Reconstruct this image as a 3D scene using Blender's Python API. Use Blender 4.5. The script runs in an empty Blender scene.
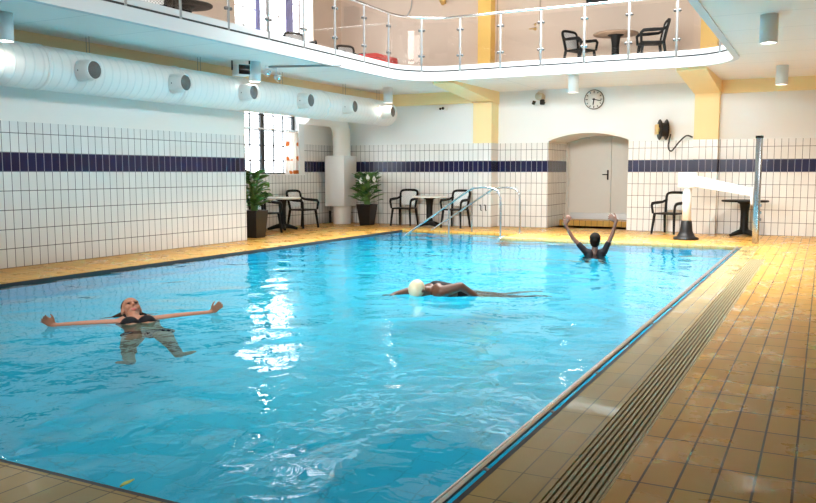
import bpy, bmesh, math, random
from mathutils import Vector, Matrix
random.seed(7)
PI = math.pi
S = bpy.context.scene
COL = S.collection
R = math.radians

# ------------------------------------------------------------------ nodes
def mat(name):
    m = bpy.data.materials.new(name); m.use_nodes = True
    nt = m.node_tree; nt.nodes.clear()
    out = nt.nodes.new('ShaderNodeOutputMaterial')
    return m, nt, out
def N(nt, t, **kw):
    n = nt.nodes.new(t)
    for k, v in kw.items():
        if k.startswith('_'): setattr(n, k[1:], v)
        else: n.inputs[k.replace('__', ' ')].default_value = v
    return n
def L(nt, a, b): nt.links.new(a, b)
def pbsdf(nt, out, **kw):
    b = N(nt, 'ShaderNodeBsdfPrincipled'); L(nt, b.outputs[0], out.inputs[0])
    for k, v in kw.items(): b.inputs[k.replace('__', ' ')].default_value = v
    return b
def c4(c): return (c[0], c[1], c[2], 1)
def simple(name, col, rough=.5, metal=0, noise=.0, scale=8, bump=0, coat=0, spec=.5):
    m, nt, out = mat(name)
    b = pbsdf(nt, out, Base__Color=c4(col), Roughness=rough, Metallic=metal, **{'Specular__IOR__Level': spec})
    if coat: b.inputs['Coat Weight'].default_value = coat
    if noise or bump:
        tc = N(nt, 'ShaderNodeTexCoord'); nz = N(nt, 'ShaderNodeTexNoise', Scale=scale, Detail=4.0)
        L(nt, tc.outputs['Object'], nz.inputs['Vector'])
        if noise:
            mx = N(nt, 'ShaderNodeMix', _data_type='RGBA')
            mx.inputs[6].default_value = c4([max(0, x*(1-noise)) for x in col]); mx.inputs[7].default_value = c4([min(1, x*(1+noise)) for x in col])
            L(nt, nz.outputs[0], mx.inputs[0]); L(nt, mx.outputs[2], b.inputs['Base Color'])
        if bump:
            bp = N(nt, 'ShaderNodeBump', Strength=bump, Distance=.01); L(nt, nz.outputs[0], bp.inputs['Height']); L(nt, bp.outputs[0], b.inputs['Normal'])
    return m
def axes_vec(nt, ax, off=(0, 0)):
    g = N(nt, 'ShaderNodeNewGeometry'); s = N(nt, 'ShaderNodeSeparateXYZ'); c = N(nt, 'ShaderNodeCombineXYZ')
    L(nt, g.outputs['Position'], s.inputs[0])
    for i, a in enumerate(ax):
        ad = N(nt, 'ShaderNodeMath', _operation='ADD'); ad.inputs[1].default_value = off[i]
        L(nt, s.outputs[a], ad.inputs[0]); L(nt, ad.outputs[0], c.inputs[i])
    return c.outputs[0], s
def brick(nt, vec, w, h, mortar, c1, c2, cm, smooth=.1):
    b = N(nt, 'ShaderNodeTexBrick', _offset=0.0, _squash=1.0)
    b.inputs['Scale'].default_value = 1; b.inputs['Mortar Size'].default_value = mortar
    b.inputs['Brick Width'].default_value = w; b.inputs['Row Height'].default_value = h
    b.inputs['Mortar Smooth'].default_value = smooth
    b.inputs['Color1'].default_value = c4(c1); b.inputs['Color2'].default_value = c4(c2); b.inputs['Mortar'].default_value = c4(cm)
    L(nt, vec, b.inputs['Vector']); return b
def mixc(nt, fac, a, b):
    m = N(nt, 'ShaderNodeMix', _data_type='RGBA')
    for s, v in ((0, fac), (6, a), (7, b)):
        if isinstance(v, (int, float)): m.inputs[s].default_value = v
        elif isinstance(v, tuple): m.inputs[s].default_value = c4(v)
        else: L(nt, v, m.inputs[s])
    return m.outputs[2]
def mth(nt, op, a, b=None):
    m = N(nt, 'ShaderNodeMath', _operation=op)
    for i, v in enumerate((a, b)):
        if v is None: continue
        if isinstance(v, (int, float)): m.inputs[i].default_value = v
        else: L(nt, v, m.inputs[i])
    return m.outputs[0]

ROW = .2625
def wall_tiles(name, ax, paint, offx=0.0):
    """white portrait tiles to 2 m with a navy band, plain paint above"""
    m, nt, out = mat(name)
    vec, s = axes_vec(nt, ax, (offx, 0))
    bk = brick(nt, vec, .131, ROW, .0048, (.80, .79, .77), (.86, .85, .83), (.10, .09, .09))
    bd = brick(nt, vec, .131, ROW, .0048, (.008, .009, .045), (.012, .013, .065), (.30, .30, .38))
    z = s.outputs[2]
    inband = mth(nt, 'MULTIPLY', mth(nt, 'GREATER_THAN', z, ROW*5), mth(nt, 'LESS_THAN', z, ROW*6))
    tile = mixc(nt, inband, bk.outputs[0], bd.outputs[0])
    up = mth(nt, 'GREATER_THAN', z, 1.995)
    col = mixc(nt, up, tile, paint)
    b = pbsdf(nt, out)
    L(nt, col, b.inputs['Base Color'])
    rg = mth(nt, 'ADD', mth(nt, 'MULTIPLY', up, .45), .2); L(nt, rg, b.inputs['Roughness'])
    bp = N(nt, 'ShaderNodeBump', Strength=.25, Distance=.004)
    L(nt, mth(nt, 'MULTIPLY', bk.outputs['Fac'], mth(nt, 'SUBTRACT', 1.0, up)), bp.inputs['Height']); bp.invert = True
    L(nt, bp.outputs[0], b.inputs['Normal'])
    return m
def floor_tiles(name, w, h, off, c1, c2, cm, wet=.5, mortar=.004, rough=.38):
    m, nt, out = mat(name)
    vec, s = axes_vec(nt, (0, 1), off)
    bk = brick(nt, vec, w, h, mortar, c1, c2, cm)
    g = N(nt, 'ShaderNodeNewGeometry')
    n1 = N(nt, 'ShaderNodeTexNoise', Scale=2.6, Detail=5.0, Roughness=.6); L(nt, g.outputs['Position'], n1.inputs['Vector'])
    n2 = N(nt, 'ShaderNodeTexNoise', Scale=9.0, Detail=3.0); L(nt, g.outputs['Position'], n2.inputs['Vector'])
    col = mixc(nt, mth(nt, 'MULTIPLY', n2.outputs[0], .16), bk.outputs[0], tuple(x*.62 for x in c1))
    b = pbsdf(nt, out, **{'Specular__IOR__Level': .16}); L(nt, col, b.inputs['Base Color'])
    rmp = N(nt, 'ShaderNodeValToRGB'); rmp.color_ramp.elements[0].position = .5; rmp.color_ramp.elements[1].position = .62
    L(nt, n1.outputs[0], rmp.inputs[0])
    wetf = mth(nt, 'MULTIPLY', rmp.outputs[0], wet)
    L(nt, mth(nt, 'SUBTRACT', rough, mth(nt, 'MULTIPLY', wetf, rough*.8)), b.inputs['Roughness'])
    bp = N(nt, 'ShaderNodeBump', Strength=.12, Distance=.003); bp.invert = True
    L(nt, bk.outputs['Fac'], bp.inputs['Height']); L(nt, bp.outputs[0], b.inputs['Normal'])
    return m

M = {}
WHITE_P = (.88, .85, .81)
M['tile_x'] = wall_tiles('glazed wall tiles side', (1, 2), WHITE_P)
M['tile_y'] = wall_tiles('glazed wall tiles end', (0, 2), (.84, .86, .86), .03)
M['tile_yl'] = wall_tiles('glazed pilaster tiles end', (0, 2), (.97, .76, .40), .03)
M['paint'] = simple('white wall paint', (.89, .86, .82), .6, noise=.02, scale=3)
M['beige'] = simple('warm beige wall paint', (.76, .61, .49), .6, noise=.03, scale=2)
M['yellow'] = simple('pale yellow paint', (.97, .76, .40), .5, noise=.03, scale=3)
M['orange'] = simple('amber yellow paint', (.98, .62, .16), .5, noise=.03, scale=3)
M['tan'] = simple('cream beam paint', (.90, .72, .42), .55)
M['deck'] = floor_tiles('ochre deck tiles', .145, .32, (.06, -.17 + .32), (.57, .295, .06), (.61, .33, .075), (.05, .032, .015), .8, mortar=.0055)
M['edge'] = floor_tiles('wet pool edge tiles', .13, .325, (.98, -.0), (.36, .27, .11), (.44, .31, .12), (.17, .14, .08), 1.0, rough=.25)
M['steel'] = simple('brushed stainless steel', (.75, .76, .77), .22, 1)
M['chrome'] = simple('polished chrome', (.42, .44, .46), .25, .9)
M['post'] = simple('grey steel post', (.33, .34, .34), .4, .3)
M['clampm'] = simple('dark steel clamp', (.16, .16, .16), .4, .5)
M['white'] = simple('white enamel', (.86, .87, .87), .35)
M['gloss_white'] = simple('white powder coat', (.78, .78, .77), .4)
M['black'] = simple('black plastic', (.008, .008, .009), .45, spec=.3)
M['chairgreen'] = simple('dark green plastic', (.005, .006, .006), .5, spec=.25)
M['rubber'] = simple('black rubber', (.02, .02, .02), .6)
M['cream_top'] = simple('cream table top', (.80, .77, .70), .35, noise=.03)
M['brass'] = simple('brass plate', (.75, .52, .20), .3, 1)
M['grey'] = simple('dark grey mesh', (.16, .15, .14), .6, noise=.3, scale=60)
M['lens'] = simple('dark glass lens', (.01, .01, .015), .08)
M['red'] = simple('red vinyl', (.75, .03, .03), .45)
M['wood'] = simple('brown wood underside', (.30, .20, .13), .5, noise=.2, scale=6)
M['door'] = simple('cream painted door', (.60, .56, .49), .45, noise=.02)
M['frame'] = simple('dark window frame', (.025, .03, .035), .5)
M['wframe'] = simple('white window frame', (.85, .85, .85), .5)
M['kick'] = simple('brushed kick plate', (.45, .45, .44), .35, .6)
M['navy'] = simple('dark gap shade', (.02, .025, .03), .5)
M['pot'] = simple('black glossy planter', (.012, .011, .011), .3)
M['soil'] = simple('dark soil', (.05, .035, .02), .9, noise=.4, scale=40)
M['stem'] = simple('green stalk', (.16, .30, .07), .5)
M['bloom'] = simple('white bloom', (.9, .9, .85), .5)
M['clockface'] = simple('white clock face', (.88, .88, .86), .4)
M['curblue'] = simple('lilac blue drape', (.38, .40, .78), .8)
M['hair'] = simple('dark hair', (.005, .004, .003), .85, spec=.1, noise=.3, scale=60)
M['hairb'] = simple('dark brown hair', (.03, .016, .01), .8, spec=.2, noise=.3, scale=60)
M['skin'] = simple('light skin', (.34, .15, .085), .45, noise=.08, scale=9)
M['skinb'] = simple('tanned skin', (.10, .042, .022), .4, noise=.1, scale=9)
M['skind'] = simple('deep brown skin', (.10, .042, .025), .4, noise=.1, scale=9)
M['lips'] = simple('lips', (.5, .14, .12), .4)
M['eye'] = simple('eye', (.03, .02, .02), .2)
M['swim'] = simple('black swimsuit', (.004, .004, .006), .6, spec=.15)
M['cap'] = simple('cream swim cap', (.60, .56, .38), .35)
M['glintm'] = simple('yellow green reflection patch', (.55, .62, .12), .5)

def leaf_material():
    m, nt, out = mat('glossy green leaves')
    b = pbsdf(nt, out, Roughness=.35)
    oi = N(nt, 'ShaderNodeNewGeometry'); 
    r = N(nt, 'ShaderNodeValToRGB'); r.color_ramp.elements[0].color = (.02, .09, .02, 1); r.color_ramp.elements[1].color = (.12, .28, .06, 1)
    L(nt, oi.outputs['Random Per Island'], r.inputs[0]); L(nt, r.outputs[0], b.inputs['Base Color'])
    return m
M['leaf'] = leaf_material()

def slab_material():
    m, nt, out = mat('painted plank soffit')
    vec, s = axes_vec(nt, (0, 1))
    bk = brick(nt, vec, 6.0, 1.2, .008, (.90, .86, .82), (.91, .875, .84), (.66, .66, .64))
    b = pbsdf(nt, out, Roughness=.55); L(nt, bk.outputs[0], b.inputs['Base Color'])
    return m
M['soffit'] = slab_material()

def duct_material():
    m, nt, out = mat('spiral wound white duct')
    b = pbsdf(nt, out, Base__Color=(.88, .86, .83, 1), Roughness=.35)
    vec, s = axes_vec(nt, (1, 1))
    w = N(nt, 'ShaderNodeTexWave', _wave_type='BANDS', _bands_direction='X', Scale=2.2, Distortion=0.0); 
    L(nt, vec, w.inputs['Vector'])
    p = mth(nt, 'POWER', w.outputs['Fac'], 14)
    bp = N(nt, 'ShaderNodeBump', Strength=.5, Distance=.012); L(nt, p, bp.inputs['Height']); L(nt, bp.outputs[0], b.inputs['Normal'])
    L(nt, mixc(nt, mth(nt, 'MULTIPLY', p, .25), (.88, .86, .83), (.55, .62, .62)), b.inputs['Base Color'])
    return m
M['duct'] = duct_material()

def glass_material():
    m, nt, out = mat('clear balustrade glass')
    f = N(nt, 'ShaderNodeFresnel', IOR=1.45)
    gm = N(nt, 'ShaderNodeNewGeometry')     # same sheen from either face of the thin pane
    L(nt, mth(nt, 'ADD', 1.45, mth(nt, 'MULTIPLY', gm.outputs['Backfacing'], 1/1.45-1.45)), f.inputs[0])
    t = N(nt, 'ShaderNodeBsdfTransparent', Color=(.985, .985, .985, 1)); g = N(nt, 'ShaderNodeBsdfGlossy', Roughness=.0)
    x = N(nt, 'ShaderNodeMixShader'); L(nt, f.outputs[0], x.inputs[0]); L(nt, t.outputs[0], x.inputs[1]); L(nt, g.outputs[0], x.inputs[2])
    L(nt, x.outputs[0], out.inputs[0]); return m
M['glass'] = glass_material()

def water_material():
    m, nt, out = mat('rippled pool water')
    g = N(nt, 'ShaderNodeNewGeometry')
    mp = N(nt, 'ShaderNodeMapping'); mp.inputs['Scale'].default_value = (1.0, 1.0, 1.0); mp.inputs['Rotation'].default_value = (0, 0, .5)
    L(nt, g.outputs['Position'], mp.inputs['Vector'])
    n1 = N(nt, 'ShaderNodeTexNoise', Scale=1.4, Detail=1.2, Distortion=.6); L(nt, mp.outputs[0], n1.inputs['Vector'])
    n2 = N(nt, 'ShaderNodeTexNoise', Scale=5.5, Detail=2.0, Distortion=.8); L(nt, mp.outputs[0], n2.inputs['Vector'])
    h = mth(nt, 'ADD', mth(nt, 'MULTIPLY', n1.outputs[0], WAVE1), mth(nt, 'MULTIPLY', n2.outputs[0], WAVE2))
    bp = N(nt, 'ShaderNodeBump', Strength=1.0, Distance=1.0); L(nt, h, bp.inputs['Height'])
    f = N(nt, 'ShaderNodeFresnel', IOR=1.333); L(nt, bp.outputs[0], f.inputs['Normal'])
    t = N(nt, 'ShaderNodeBsdfRefraction', Color=c4(WATER_TINT), IOR=1.333, Roughness=.0); L(nt, bp.outputs[0], t.inputs['Normal'])
    gl = N(nt, 'ShaderNodeBsdfGlossy', Roughness=.02); L(nt, bp.outputs[0], gl.inputs['Normal'])
    x = N(nt, 'ShaderNodeMixShader'); L(nt, f.outputs[0], x.inputs[0]); L(nt, t.outputs[0], x.inputs[1]); L(nt, gl.outputs[0], x.inputs[2])
    L(nt, x.outputs[0], out.inputs[0]); return m
WAVE1, WAVE2 = .036, .0045
WATER_TINT = (.52, .98, 1.0)
M['water'] = water_material()
def pool_material():
    m, nt, out = mat('blue pool tiles')
    g = N(nt, 'ShaderNodeNewGeometry')
    n1 = N(nt, 'ShaderNodeTexNoise', Scale=.5, Detail=2.0); L(nt, g.outputs['Position'], n1.inputs['Vector'])
    vec, s = axes_vec(nt, (0, 1))
    bk = brick(nt, vec, .25, .25, .006, (.018, .60, .80), (.022, .64, .84), (.015, .46, .62))
    b = pbsdf(nt, out, Roughness=.4)
    L(nt, mixc(nt, mth(nt, 'MULTIPLY', n1.outputs[0], .5), bk.outputs[0], (.01, .44, .68)), b.inputs['Base Color'])
    return m
M['pool'] = pool_material()

def curtain_material():
    m, nt, out = mat('white curtain with orange motifs')
    vec, s = axes_vec(nt, (1, 2))
    z = s.outputs[2]
    v = N(nt, 'ShaderNodeTexVoronoi', Scale=9.0); L(nt, vec, v.inputs['Vector'])
    bands = mth(nt, 'LESS_THAN', mth(nt, 'PINGPONG', mth(nt, 'SUBTRACT', z, 1.30), .17), .055)
    spot = mth(nt, 'MULTIPLY', bands, mth(nt, 'LESS_THAN', v.outputs['Distance'], .48))
    col = mixc(nt, spot, (.9, .86, .82), (.75, .28, .08))
    d = N(nt, 'ShaderNodeBsdfDiffuse'); L(nt, col, d.inputs[0]); t = N(nt, 'ShaderNodeBsdfTranslucent'); L(nt, col, t.inputs[0])
    x = N(nt, 'ShaderNodeMixShader'); x.inputs[0].default_value = .5; L(nt, d.outputs[0], x.inputs[1]); L(nt, t.outputs[0], x.inputs[2]); L(nt, x.outputs[0], out.inputs[0])
    return m
M['curtain'] = curtain_material()
def lattice_material():
    m, nt, out = mat('white woven back')
    b = pbsdf(nt, out, Roughness=.5)
    tc = N(nt, 'ShaderNodeTexCoord'); mp = N(nt, 'ShaderNodeMapping'); mp.inputs['Rotation'].default_value = (0, R(45), 0); L(nt, tc.outputs['Object'], mp.inputs['Vector'])
    sp = N(nt, 'ShaderNodeSeparateXYZ'); L(nt, mp.outputs[0], sp.inputs[0])
    cb = N(nt, 'ShaderNodeCombineXYZ'); L(nt, sp.outputs[0], cb.inputs[0]); L(nt, sp.outputs[2], cb.inputs[1])
    bk = brick(nt, cb.outputs[0], .035, .035, .007, (.48, .48, .48), (.52, .52, .52), (.9, .9, .89))
    L(nt, bk.outputs[0], b.inputs['Base Color']); return m
M['lattice'] = lattice_material()
def emit(name, col, st):
    m, nt, out = mat(name); e = N(nt, 'ShaderNodeEmission', Color=c4(col), Strength=st); L(nt, e.outputs[0], out.inputs[0]); return m
M['lamp'] = emit('lit lamp', (1, .93, .78), 45)
M['lampbig'] = emit('lit ceiling lamp', (1, .95, .85), 60)

# ------------------------------------------------------------------ mesh builder
class MB:
    def __init__(s): s.bm = bmesh.new()
    def _add(s, verts, faces, smooth=False):
        vs = [s.bm.verts.new(v) for v in verts]
        for f in faces:
            try:
                fc = s.bm.faces.new([vs[i] for i in f]); fc.smooth = smooth
            except ValueError: pass
        return s
    def box(s, a, b, m=None):
        (x0, y0, z0), (x1, y1, z1) = a, b
        v = [Vector(p) for p in ((x0,y0,z0),(x1,y0,z0),(x1,y1,z0),(x0,y1,z0),(x0,y0,z1),(x1,y0,z1),(x1,y1,z1),(x0,y1,z1))]
        if m: v = [m @ p for p in v]
        return s._add(v, [(3,2,1,0),(4,5,6,7),(0,1,5,4),(1,2,6,5),(2,3,7,6),(3,0,4,7)])
    def rbox(s, a, b, r=.01, m=None, seg=2):
        t = bmesh.new(); mb = MB(); mb.bm = t; mb.box(a, b)
        bmesh.ops.bevel(t, geom=t.edges[:], offset=r, segments=seg, affect='EDGES', profile=.5)
        if m: bmesh.ops.transform(t, matrix=m, verts=t.verts)
        for f in t.faces: f.smooth = True
        s._merge(t); return s
    def _merge(s, t):
        t.verts.index_update()
        vs = [s.bm.verts.new(v.co) for v in t.verts]
        for f in t.faces:
            fc = s.bm.faces.new([vs[v.index] for v in f.verts]); fc.smooth = f.smooth
        t.free()
    def tube(s, pts, r, n=12, caps=True, flat=1.0):
        pts = [Vector(p) for p in pts]
        rs = r if isinstance(r, (list, tuple)) else [r]*len(pts)
        t0 = (pts[1]-pts[0]).normalized()
        up = Vector((0, 0, 1)) if abs(t0.z) < .9 else Vector((1, 0, 0))
        a = t0.cross(up).normalized(); verts = []
        for i, p in enumerate(pts):
            t = ((pts[min(i+1, len(pts)-1)]-p).normalized() + (p-pts[max(i-1, 0)]).normalized())
            if t.length < 1e-6: t = t0
            t.normalize(); a = (a - t*a.dot(t)).normalized(); b = t.cross(a)
            for k in range(n):
                an = 2*PI*k/n; verts.append(p + (a*math.cos(an) + b*math.sin(an)*flat)*rs[i])
        fs = []
        for i in range(len(pts)-1):
            for k in range(n):
                k2 = (k+1) % n; fs.append((i*n+k, i*n+k2, (i+1)*n+k2, (i+1)*n+k))
        s._add(verts, fs, True)
        if caps:
            m = len(verts); s._add([verts[k] for k in range(n)][::-1], [tuple(range(n))]); s._add([verts[m-n+k] for k in range(n)], [tuple(range(n))])
        return s
    def lathe(s, prof, n=24, m=None, smooth=True):
        m = m or Matrix(); verts = []; fs = []
        for (r, z) in prof:
            for k in range(n):
                a = 2*PI*k/n; verts.append(m @ Vector((max(r, .0004)*math.cos(a), max(r, .0004)*math.sin(a), z)))
        for i in range(len(prof)-1):
            for k in range(n):
                k2 = (k+1) % n; fs.append((i*n+k, i*n+k2, (i+1)*n+k2, (i+1)*n+k))
        fs.append(tuple(range(n))[::-1]); l = (len(prof)-1)*n; fs.append(tuple(range(l, l+n)))
        return s._add(verts, fs, smooth)
    def prism(s, poly, d, m):   # poly in local xy, extruded 0..d in local z
        n = len(poly); v = [m @ Vector((x, y, 0)) for x, y in poly] + [m @ Vector((x, y, d)) for x, y in poly]
        return s._add(v, [tuple(range(n))[::-1], tuple(range(n, 2*n))] + [(i, (i+1) % n, n+(i+1) % n, n+i) for i in range(n)])
    def ball(s, c, r, m=None, nu=16, nv=10):
        rx, ry, rz = r if isinstance(r, (tuple, list)) else (r, r, r); t = bmesh.new()
        bmesh.ops.create_uvsphere(t, u_segments=nu, v_segments=nv, radius=1)
        mm = Matrix.Translation(c) @ (m or Matrix()) @ Matrix.Diagonal((rx, ry, rz, 1)); bmesh.ops.transform(t, matrix=mm, verts=t.verts)
        for f in t.faces: f.smooth = True
        s._merge(t); return s
    def capsule(s, p, q, r0, r1, n=12):
        p, q = Vector(p), Vector(q); d = q-p
        if d.length < 1e-5: return s.ball(p, r0)
        rot = d.to_track_quat('Z', 'Y').to_matrix().to_4x4(); ln = d.length
        prof = [(r0*math.cos(a), -r0*abs(math.sin(a))) for a in (-PI/2*.98, -1.1, -.7, -.3)] + [(r0, 0), (r1, ln)] + [(r1*math.cos(a), ln+r1*math.sin(a)) for a in (.3, .7, 1.1, PI/2*.98)]
        return s.lathe(prof, n, Matrix.Translation(p) @ rot)
    def build(s, name, m, parent=None, loc=None, bevel=0, weld=False):
        if weld: bmesh.ops.remove_doubles(s.bm, verts=s.bm.verts, dist=1e-4)
        bmesh.ops.recalc_face_normals(s.bm, faces=s.bm.faces)
        me = bpy.data.meshes.new(name); s.bm.to_mesh(me); s.bm.free()
        o = bpy.data.objects.new(name, me); COL.objects.link(o)
        for k in (m if isinstance(m, list) else [m]): me.materials.append(k)
        if parent: o.parent = parent
        if loc: o.location = loc
        if bevel:
            b = o.modifiers.new('b', 'BEVEL'); b.width = bevel; b.segments = 2; b.limit_method = 'ANGLE'; b.angle_limit = R(40)
        return o
def tag(o, label, cat, group=None, kind=None):
    o['label'] = label; o['category'] = cat
    if group: o['group'] = group
    if kind: o['kind'] = kind
    return o
def thing(name, label, cat, loc=(0, 0, 0), rz=0, group=None):
    o = bpy.data.objects.new(name, None); COL.objects.link(o); o.location = loc; o.rotation_euler = (0, 0, rz)
    o.empty_display_size = .1
    return tag(o, label, cat, group)
def struct(o, label=None, cat='structure'):
    o['kind'] = 'structure'
    if label: o['label'] = label; o['category'] = cat
    return o
def dup(root, loc, rz, label, group=None, sc=None):
    r = root.copy(); COL.objects.link(r); r.location = loc; r.rotation_euler = (0, 0, rz); r['label'] = label
    if group: r['group'] = group
    if sc: r.scale = sc
    for ch in list(root.children):
        c = ch.copy(); COL.objects.link(c); c.parent = r
        for g in list(ch.children):
            d = g.copy(); COL.objects.link(d); d.parent = c
    return r
def arc(cx, cy, r, a0, a1, n): return [(cx+r*math.cos(R(a0+(a1-a0)*i/n)), cy+r*math.sin(R(a0+(a1-a0)*i/n))) for i in range(n+1)]

# ------------------------------------------------------------------ camera
CAM_F = 806.0
cam = bpy.data.cameras.new('camera'); co = bpy.data.objects.new('camera', cam); COL.objects.link(co)
cam.sensor_width = 36; cam.lens = CAM_F/816*36; cam.clip_start = .05; cam.clip_end = 200
pitch = math.atan(79/CAM_F); yaw = math.atan(417/math.hypot(CAM_F, 79))
co.location = (0, 0, 1.3); co.rotation_euler = (PI/2 - pitch, 0, yaw)
S.camera = co

# ------------------------------------------------------------------ setting: pool, deck
PX0, PX1, PY0, PY1, PYN, PXN = -8.55, -1.23, 2.30, 15.2, 16.3, -5.75
XL, XR, YB, YF = -9.85, 4.0, -4.0, 18.4
b = MB()
b.box((-12, YB, -.3), (PX0, YF+1.0, 0)); b.box((PX0, YB, -.3), (PX1-.0, 2.0, 0))
b.box((PX1+.50, YB, -.3), (XR, YF+.2, 0)); b.box((PX0, PYN, -.3), (PX1+.5, YF+1.0, 0)); b.box((PXN, PY1+.25, -.3), (PX1+.5, PYN, 0))
b.box((PX1+.27, 12.9+.3, -.3), (PX1+.5, PY1+.25, 0))
b.box((PX1, YB, -.3), (PX1+.5, 2.0, 0))
struct(b.build('floor', M['deck']))
b = MB(); b.box((PX1, 2.0, -.3), (PX1+.27, PY1+.25, -.002)); b.box((PX0, 2.0, -.3), (PX1, PY0, -.002)); b.box((PXN, PY1, -.3), (PX1, PY1+.25, -.002))
b.box((PX1+.27, 2.0, -.3), (PX1+.5, 2.3, -.002))
struct(b.build('trim_1', M['edge']))
# pool basin
b = MB(); D = -1.35
b.box((PX0-.2, PY0-.2, D-.2), (PX1+.2, PYN+.2, D))
b.box((PX0-.2, PY0-.2, D), (PX0, PYN+.2, -.3)); b.box((PX1, PY0-.2, D), (PX1+.2, PY1+.2, -.3)); b.box((PX0, PY0-.2, D), (PX1, PY0, -.3))
b.box((PXN, PY1, D), (PX1, PY1+.2, -.3)); b.box((PX0, PYN, D), (PXN, PYN+.2, -.3)); b.box((PXN, PY1, D), (PXN+.2, PYN, -.3))
struct(b.build('pool_wall', M['pool']))
b = MB()
w = .03
for (a, c) in (((PX0, PY0, -.3), (PX0+.015, PYN, -.005)), ((PX1-w, PY0, -.3), (PX1, PY1, -.005)), ((PX0, PY0, -.3), (PX1, PY0+w, -.005))):
    b.box(a, c)
struct(b.build('trim_2', M['navy']))  # dark strip painting the shade of the open gap at the water's edge
b = MB()
for i in range(5): b.box((PXN-.32*(i+1), PY1+.0, D), (PXN-.32*i, PYN, -.18-.2*i))
struct(b.build('floor_pool_steps', M['pool']))
ZW = -.035
b = MB()
b._add([(PX0, PY0, ZW), (PX1, PY0, ZW), (PX1, PY1, ZW), (PXN, PY1, ZW), (PXN, PYN, ZW), (PX0, PYN, ZW)], [(0, 1, 2, 3, 4, 5)])
wo = b.build('water', M['water']); struct(wo)
for p in wo.data.polygons:
    if p.normal.z < 0: p.flip()

# drain grate
gr = thing('drain_grate', 'long slatted drain grate in the deck along the right pool side', 'drain grate', (PX1+.385, 2.3, 0))
b = MB(); b.box((-.115, 0, -.08), (.115, 10.9, -.06)); b.build('channel', M['black'], gr)
b = MB(); b.box((-.115, 0, -.06), (-.103, 10.9, .001)); b.box((.103, 0, -.06), (.115, 10.9, .001)); b.build('frame', M['edge'], gr)
for i in range(8):
    x = -.09+i*.0257; b = MB(); b.box((x-.0075, 0, -.045), (x+.0075, 10.9, -.002)); b.build('slat', simple('olive grate bar', (.36, .29, .15), .4) if i == 0 else bpy.data.materials['olive grate bar'], gr)

# grab rail in the water along the right side
gb = thing('grab_rail', 'round stainless grab rail running along the right pool edge', 'rail', (-1.305, 2.35, 0))
MB().tube([(0, 0, -.005), (0, 12.75, -.005)], .021, 14).build('bar', M['steel'], gb)
for i in range(13):
    y = .9+i*.98; MB().tube([(0, y, -.008), (.04, y, -.02), (.068, y, -.03)], .009, 8).build('bracket', M['post'], gb)

# ------------------------------------------------------------------ walls
H0, H1, HC = 3.22, 3.46, 6.6
b = MB(); b.box((XL-1.9, YB, 0), (XL, 12.35, H0)); struct(b.build('wall_left', M['tile_x']))
# window wall of the alcove: sides and piers of the lower window
XWW = -11.45; WY0, WY1, WZ0, WZ1 = 13.86, 16.42, 1.235, 2.95
b = MB(); b.box((XWW-.3, 12.35, 0), (XWW, WY0, H0)); b.box((XWW-.3, WY1+.22, 0), (XWW, 18.3, H0)); b.box((XWW-.3, WY0, 0), (XWW, WY1+.22, WZ0)); b.box((XWW-.3, WY0, WZ1), (XWW, WY1+.22, H0))
struct(b.build('wall_window_side', M['tile_x']))
b = MB(); b.box((XWW-.02, WY0, WZ0), (XWW+.03, WY1+.22, WZ0+.03)); b.box((XWW-.3, WY1, WZ0), (XWW+.005, WY1+.22, WZ1)); struct(b.build('trim_3', M['wframe']))
def window(name, x, y0, y1, z0, z1, m, ncol, zs, thick, glass=True):
    b = MB(); t = thick
    b.box((x-.05, y0, z0), (x, y0+t, z1)); b.box((x-.05, y1-t, z0), (x, y1, z1)); b.box((x-.05, y0, z0), (x, y1, z0+t*.7)); b.box((x-.05, y0, z1-t*.7), (x, y1, z1))
    ym = (y0+y1)/2; b.box((x-.05, ym-t*.75, z0), (x+.005, ym+t*.75, z1))
    for half in ((y0+t, ym-t*.75), (ym+t*.75, y1-t)):
        for k in range(1, ncol):
            y = half[0]+(half[1]-half[0])*k/ncol; b.box((x-.035, y-.014, z0), (x-.008, y+.014, z1))
    for zz in zs: b.box((x-.035, y0, zz-.013), (x-.008, y1, zz+.013))
    w = b.build(name, m); struct(w)
    g = MB(); g.box((x-.026, y0+.01, z0+.01), (x-.02, y1-.01, z1-.01)); g.build('window_pane', M['glass'], w)
    return w
window('window_1', XWW-.12, WY0, WY1, WZ0, WZ1, M['frame'], 3, (1.575, 1.925, 2.275, 2.62), .09)
# far wall: left bay, middle bay with the arched niche, right bay
b = MB(); b.box((XWW-.3, 18.0, 0), (-7.4, 18.5, H0)); struct(b.build('wall_far_left', M['tile_y']))
NX0, NX1 = -5.78, -3.93
xm, hw = (NX0+NX1)/2, (NX1-NX0)/2
zs_, za = 2.03, 2.20; rr = (hw*hw+(za-zs_)**2)/(2*(za-zs_)); cz = za-rr; ah = math.degrees(math.asin(hw/rr))
archp = [(xm+rr*math.sin(R(-ah+2*ah*i/16)), cz+rr*math.cos(R(-ah+2*ah*i/16))) for i in range(17)]
b = MB(); XZ = Matrix(((1,0,0,0),(0,0,-1,YF+.25),(0,1,0,0),(0,0,0,1)))
b.prism([(-7.2, 0), (NX0, 0)]+archp+[(NX1, 0), (-2.3, 0), (-2.3, H0), (-7.2, H0)], .25, XZ)
struct(b.build('wall_far_middle', M['tile_y']))
b = MB()
inner = [(NX0, -.02)]+archp+[(NX1, -.02)]
outer = [(NX0-.12, -.02)]+[(x+(x-xm)*.07, z+.10) for x, z in archp]+[(NX1+.12, -.02)]
n = len(inner); Y1, Y2 = YF+.25, 20.1
vs = [(x, Y1, z) for x, z in inner]+[(x, Y2, z) for x, z in inner]+[(x, Y1, z) for x, z in outer]+[(x, Y2, z) for x, z in outer]
fs = []
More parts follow.
